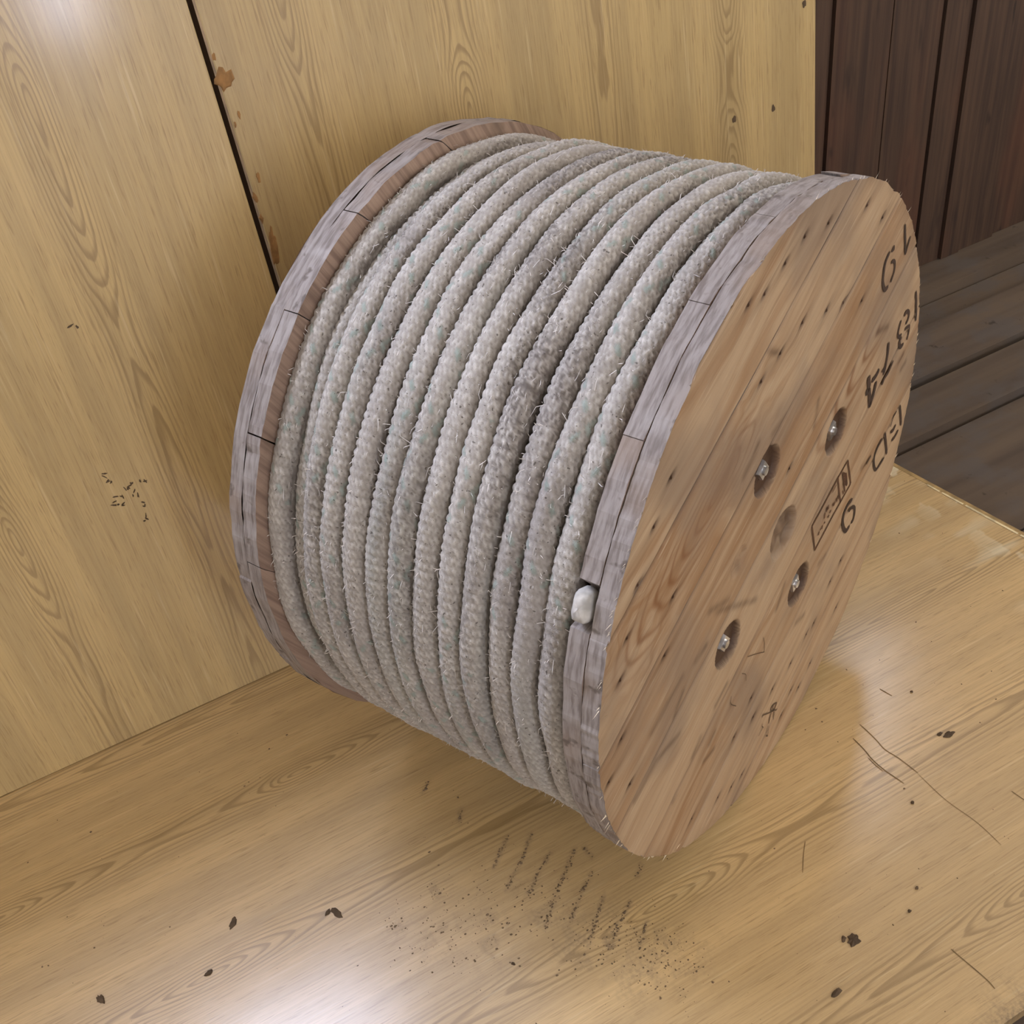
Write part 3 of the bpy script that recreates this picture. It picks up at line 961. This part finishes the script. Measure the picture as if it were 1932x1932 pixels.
for i in range(len(cuts_in) - 1):
    plank('plank', back, cuts_in[i] * RR + .0005, cuts_in[i + 1] * RR - .0005, AL + .3 + PI / 2, .1905, .2097, .008, 60 + i, [INNER, RIM, INNER])
# barrel between the flanges
disc('barrel', .27, -.1903, .1903, INNER, reel)

# writing on the face
on_face = lambda p, h: (p[0], -HALF - h, RR + p[1])
for g in GLYPHS:
    v, f = merge([ribbon(p, w * .00092, .0006, on_face) for p, w in g])
    o = mesh_obj('stencilled_character', v, f, INK, front)
v, f = merge([ribbon(a, w * .0010, .0006, on_face, False, False) for p, w in BRAND for a in zip(p[:-1], p[1:])])
o = mesh_obj('burnt_stamp', v, f, BRANDINK, front)
o['label'] = 'small burnt-in rectangular stamp'
for p, w in SCRIBBLE:
    v, f = ribbon(p, w * .0011, .0006, on_face, False)
    mesh_obj('pencil_mark', v, f, PENCIL, front)

# square nuts on the tie rods
def nut_mesh():
    parts = []
    n = 4
    def prism(r, n, ya, yb, rot):
        v = [(r * math.cos(2 * PI * i / n + rot), ya, r * math.sin(2 * PI * i / n + rot)) for i in range(n)]
        v += [(r * .9 * math.cos(2 * PI * i / n + rot), yb, r * .9 * math.sin(2 * PI * i / n + rot)) for i in range(n)]
        f = [(i, (i + 1) % n, n + (i + 1) % n, n + i) for i in range(n)] + [tuple(range(n, 2 * n))[::-1]]
        return v, f
    return merge([prism(.0120, 4, .0070, .0035, .35), prism(.0052, 12, .005, .0010, 0)])
nv, nf = nut_mesh()
nut0 = None
for bx_, bz_ in BOLTS:
    if nut0 is None:
        o = nut0 = mesh_obj('bolt', nv, nf, STEEL, reel)
    else:
        o = nut0.copy()
        link(o, reel)
    o.location = (bx_, -HALF, RR + bz_)
    o.rotation_euler = (0, .5 * bx_ * 40, 0)
# nail heads
v = [(.0016 * math.cos(a), 0, .0022 * math.sin(a)) for a in np.linspace(0, 2 * PI, 8, endpoint=False)] + [(0, -.0008, 0)]
f = [(i, 8, (i + 1) % 8) for i in range(8)]
nail0 = None
for i, (nx_, nz_) in enumerate(NAILS):
    if nail0 is None:
        o = nail0 = mesh_obj('nail', v, f, RUSTY, reel)
    else:
        o = nail0.copy()
        link(o, reel)
    o.location = (nx_, -HALF + .0009, RR + nz_)
# splinters standing off the face edge
pl = []
rs = np.random.default_rng(5)
for q in range(300):
    th = rs.random() * 2 * PI
    r = RR * (.985 + .012 * rs.random())
    c = np.array((r * math.cos(th), -HALF + .002, RR + r * math.sin(th)))
    d = np.array((math.cos(AL), -.25 * rs.random(), math.sin(AL))) * (1 if rs.random() < .5 else -1)
    d = d * (.003 + .009 * rs.random() ** 2)
    n_ = np.array((math.cos(th), 0, math.sin(th))) * .0009
    pl.append(([tuple(c - n_), tuple(c + n_ + np.array((0, -.001, 0))), tuple(c + d + n_ * .5)], [(0, 1, 2)]))
v, f = merge(pl)
v = [(x_, y_, max(z_, .0005)) for x_, y_, z_ in v]
SPL = plain('pale_splinter', (226, 208, 172), .7)
o = mesh_obj('splinters', v, f, SPL, reel)
o['kind'] = 'stuff'

# ------------------------------------------------------------------ rope
rope = bpy.data.objects.new('rope', None)
link(rope)
rope.location = reel.location
rope.rotation_euler = reel.rotation_euler
tag(rope, 'thick pale braided rope with green flecks wound on the wooden reel', 'rope')
RC = .01475             # rope radius
PITCH = .0297
turns = [(-.1700 + PITCH * k, .3475 + .0012 * math.sin(k * 2.4)) for k in range(11)]
turns[10] = (turns[10][0], .3450)
turns += [(.1540, .3310), (.1768, .3440)]
NSTR = 16
LS = .0088

def rope_turn(k, ac, rc):
    n_s, n_t = 1440, 29
    ph0 = math.radians(-70)
    ph = ph0 + np.linspace(0, 2 * PI, n_s)
    th = np.radians(np.linspace(-118, 118, n_t))
    S, TH = np.meshgrid(ph, th, indexing='ij')
    s = S * rc + k * 5.37
    a = s / LS + TH * NSTR / (2 * PI)
    b = s / LS - TH * NSTR / (2 * PI)
    jit = .30 * (vnoise(s * 60, TH * 3 + k * 9, 3) - .5)
    a, b = a + jit, b - jit
    ia, ib = np.floor(a), np.floor(b)
    fa, fb = a - ia, b - ib
    m4 = np.mod(ia + ib, 4)
    par = (m4 < 2).astype(float)                          # which family of strands lies on top (two over, two under)
    fc = np.where(par > 0, fa, fb)
    fl = np.where(par > 0, (m4 + fb) / 2, (m4 - 2 + fa) / 2)
    h = (1 - (2 * fc - 1) ** 2) ** .6 * (.30 + .70 * np.clip(1 - (2 * fl - 1) ** 2, 0, 1) ** .8)
    worn = vnoise(s * 9, TH * 1.2 + k * 5, 17)            # flattened, fluffed-up stretches
    amp = .0031 * (.45 + .75 * worn)
    lump = .0020 * (vnoise(s * 22, TH * 1.5 + k * 3, 23) - .5)
    r = RC + amp * (h - .55) + lump
    # neighbours squeeze the rope: flatten the flanks a little
    rad = rc + .0040 * (vnoise(S * 5, k * 3.1, 29) - .5) + r * np.cos(TH)
    axi = ac + PITCH * ((S - ph0) / (2 * PI) - .5) * .55 + .0040 * (vnoise(S * 4, k * 1.7, 31) - .5) + r * np.sin(TH)
    axi = np.clip(axi, -.1900, .1900)
    V = np.stack([rad * np.cos(S), axi, RR + rad * np.sin(S)], -1).reshape(-1, 3)
    me = fast_mesh('rope_turn', V, grid_quads(n_s, n_t, flip=True), smooth=True)
    cell = _hash(np.where(par > 0, ia, np.floor((ia + 2) / 2)), np.where(par > 0, np.floor(ib / 2), ib), 5)
    tone = np.clip(.06 + .95 * h ** 1.2 * (.40 + .75 * cell), 0, 1)  # strand tops lighter, gaps darker: relief shading put into the colour
    fam = np.where(par > 0, np.mod(ia, NSTR), np.mod(ib + 5, NSTR))
    green = ((fam == 3) | ((fam == 10) & (par > 0))) * (vnoise(s * 9, TH * 0 + k, 37) > .46) * (.5 + .5 * h)
    green = green + .32 * np.clip(vnoise(s * 3.4, TH * .8 + k * 7, 39) - .62, 0, 1) * 2.0
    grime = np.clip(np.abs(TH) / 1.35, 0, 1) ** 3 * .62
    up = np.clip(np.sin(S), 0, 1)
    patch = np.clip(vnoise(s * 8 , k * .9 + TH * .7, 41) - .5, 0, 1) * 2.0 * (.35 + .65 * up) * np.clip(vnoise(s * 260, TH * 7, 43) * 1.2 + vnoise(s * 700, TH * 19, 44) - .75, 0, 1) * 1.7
    dirt = np.clip(grime * (.5 + vnoise(s * 50, TH * 6, 47)) + patch * .80 + np.clip(.16 - h, 0, 1) * 1.2, 0, .8)  # groove grime and dirt patches, plus shade painted into the strand gaps
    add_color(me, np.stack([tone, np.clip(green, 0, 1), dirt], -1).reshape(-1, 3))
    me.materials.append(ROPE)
    return link(bpy.data.objects.new('rope_turn', me), rope)

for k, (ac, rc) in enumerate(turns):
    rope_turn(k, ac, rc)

# the cut end of the rope, pushed out through the notch in the flange
def rope_end():
    n, m = 14, 20
    ax = np.array((-math.cos(math.radians(27)), 0, math.sin(math.radians(27))))
    tang = np.array((math.sin(math.radians(27)), 0, math.cos(math.radians(27))))
    c = ax * (RR - .008) + np.array((0, -.1985, RR))
    V, Fc = [], []
    rs2 = np.random.default_rng(3)
    for i in range(n + 1):
        la = PI * i / n
        for j in range(m):
            lo = 2 * PI * j / m
            wob = 1 + .10 * (rs2.random() - .5)
            sq = lambda q: np.sign(q) * abs(q) ** .6
            e1 = .0090 * math.sin(la) ** .7 * sq(math.cos(lo)) * wob
            e2 = .0150 * math.sin(la) ** .7 * sq(math.sin(lo)) * wob
            e3 = .0130 * np.sign(math.cos(la)) * abs(math.cos(la)) ** .6 * wob
            V.append(tuple(c + np.array((0, 1, 0)) * e1 + tang * e2 + ax * e3))
    for i in range(n):
        for j in range(m):
            Fc.append((i * m + j, i * m + (j + 1) % m, (i + 1) * m + (j + 1) % m, (i + 1) * m + j))
    o = mesh_obj('rope_end', V, Fc, COTTON, rope, True)
    o['label'] = 'fluffy white cut end'
rope_end()

# stray fibres along the grooves
def fibres():
    rs3 = np.random.default_rng(11)
    N = 9000
    k = rs3.integers(0, len(turns), N)
    ac = np.array([t[0] for t in turns])[k]
    rc = np.array([t[1] for t in turns])[k]
    ph = rs3.random(N) * 2 * PI
    th = np.radians(rs3.normal(0, 48, N))
    r = RC - .0006
    base_r = rc + r * np.cos(th)
    base_a = ac + PITCH * (np.mod(ph - math.radians(-70), 2 * PI) / (2 * PI) - .5) * .55 + r * np.sin(th)
    P0 = np.stack([base_r * np.cos(ph), base_a, RR + base_r * np.sin(ph)], -1)
    er = np.stack([np.cos(ph), np.zeros(N), np.sin(ph)], -1)
    et = np.stack([-np.sin(ph), np.zeros(N), np.cos(ph)], -1)
    ea = np.tile(np.array((0, 1.0, 0)), (N, 1))
    nrm = er * np.cos(th)[:, None] + ea * np.sin(th)[:, None]
    ln = (.002 + .0045 * rs3.random(N) ** 2)[:, None]
    d1 = nrm * .75 + et * rs3.normal(0, .6, N)[:, None] + ea * rs3.normal(0, .5, N)[:, None]
    P1 = P0 + d1 * ln
    P2 = P1 + (d1 * .4 + et * rs3.normal(0, .9, N)[:, None] - nrm * .2) * ln * .8
    wv = np.cross(d1, er)
    wv /= np.maximum(np.linalg.norm(wv, axis=1, keepdims=True), 1e-6)
    wv = wv * .00028
    V = np.stack([P0 - wv, P0 + wv, P1 - wv, P1 + wv, P2 - wv * .4, P2 + wv * .4], 1).reshape(-1, 3)
    V[:, 2] = np.maximum(V[:, 2], .001)
    V[:, 1] = np.clip(V[:, 1], -.1895, .1895)
    i = np.arange(N)[:, None] * 6
    Q = np.concatenate([i + np.array([[0, 1, 3, 2]]), i + np.array([[2, 3, 5, 4]])], 0)
    me = fast_mesh('fuzz', V, Q, smooth=False)
    me.materials.append(plain('rope_fibre', (206, 198, 188), .95, 0, .1))
    o = link(bpy.data.objects.new('fuzz', me), rope)
    o['kind'] = 'stuff'
fibres()

# ------------------------------------------------------------------ dirt on the sheet
FL_TXT = ['leaf-shaped dark flake lying beside the oval grain figure on the sheet', 'stubby dark crumb lying far from the reel on bare glossy sheet',
          'oval brown flake lying inside an oval grain figure', 'largest dark round clod on the flat sheet, notched on one side',
          'long narrow brown sliver lying along the grain', 'dark clod with a thin tail by the scratched end of the sheet',
          'forked dark grease spot stretched across the grain on the sheet']
for i, (p, a, b) in enumerate(FLAKES):
    px = .00062
    rot = (.9, -1.2, .1, .4, .15, -.2, .25)[i] if i < 7 else .3 * i
    parts = [blob(p, a * px * .55, b * px * .55, 500 + i, on_floor, .0003, .0022 if i != 6 else .0006, rot, 15)]
    if i in (3, 5, 6):
        parts.append(blob((p[0] - .009, p[1] + .006), .005, .0028, 540 + i, on_floor, .0003, .0015, rot + .5))
    v, f = merge(parts)
    o = mesh_obj('dirt_flake', v, f, FLAKE)
    if i < 7:
        tag(o, FL_TXT[i], 'flake', 'dirt flakes on the flat sheet')
    else:
        tag(o, 'tiny dark crumb lying alone on the bare flat sheet', 'crumb', 'dirt crumbs on the flat sheet')

def crumbs():
    rs4 = np.random.default_rng(21)
    pts = []
    for ln in DUST_LINES:
        for a, b in zip(ln[:-1], ln[1:]):
            a, b = np.array(a), np.array(b)
            nn = int(np.linalg.norm(b - a) / .0016)
            for q in range(nn):
                p = a + (b - a) * rs4.random() + rs4.normal(0, .0013, 2)
                pts.append((p, .0004 + .0010 * rs4.random()))
    for c, r in DUST_PATCHES:
        for q in range(int(r * 1500)):
            pts.append((np.array(c) + rs4.normal(0, r * .55, 2), .0004 + .0010 * rs4.random() ** 2))
    for q in range(420):
        p = np.array((-.35 + 1.5 * rs4.random(), -.90 + .86 * rs4.random()))
        if p[0] < board_end(p[1]) - .01:
            pts.append((p, .0004 + .0011 * rs4.random() ** 3))
    V, Q = [], []
    for p, s in pts:
        o = len(V)
        a0 = rs4.random() * 6
        el = .6 + .9 * rs4.random()
        for j in range(5):
            an = a0 + j * 2 * PI / 5
            rr_ = s * (.7 + .6 * rs4.random())
            V.append((p[0] + rr_ * math.cos(an) * el, p[1] + rr_ * math.sin(an), .0002))
        V.append((p[0], p[1], .0002 + s * .8))
        Q += [(o + j, o + (j + 1) % 5, o + 5) for j in range(5)]
    o = mesh_obj('dirt_crumbs', V, Q, CRUMB)
    tag(o, 'fine scattered dirt crumbs and dark dust rows in front of the reel', 'dirt')
    o['kind'] = 'stuff'
crumbs()
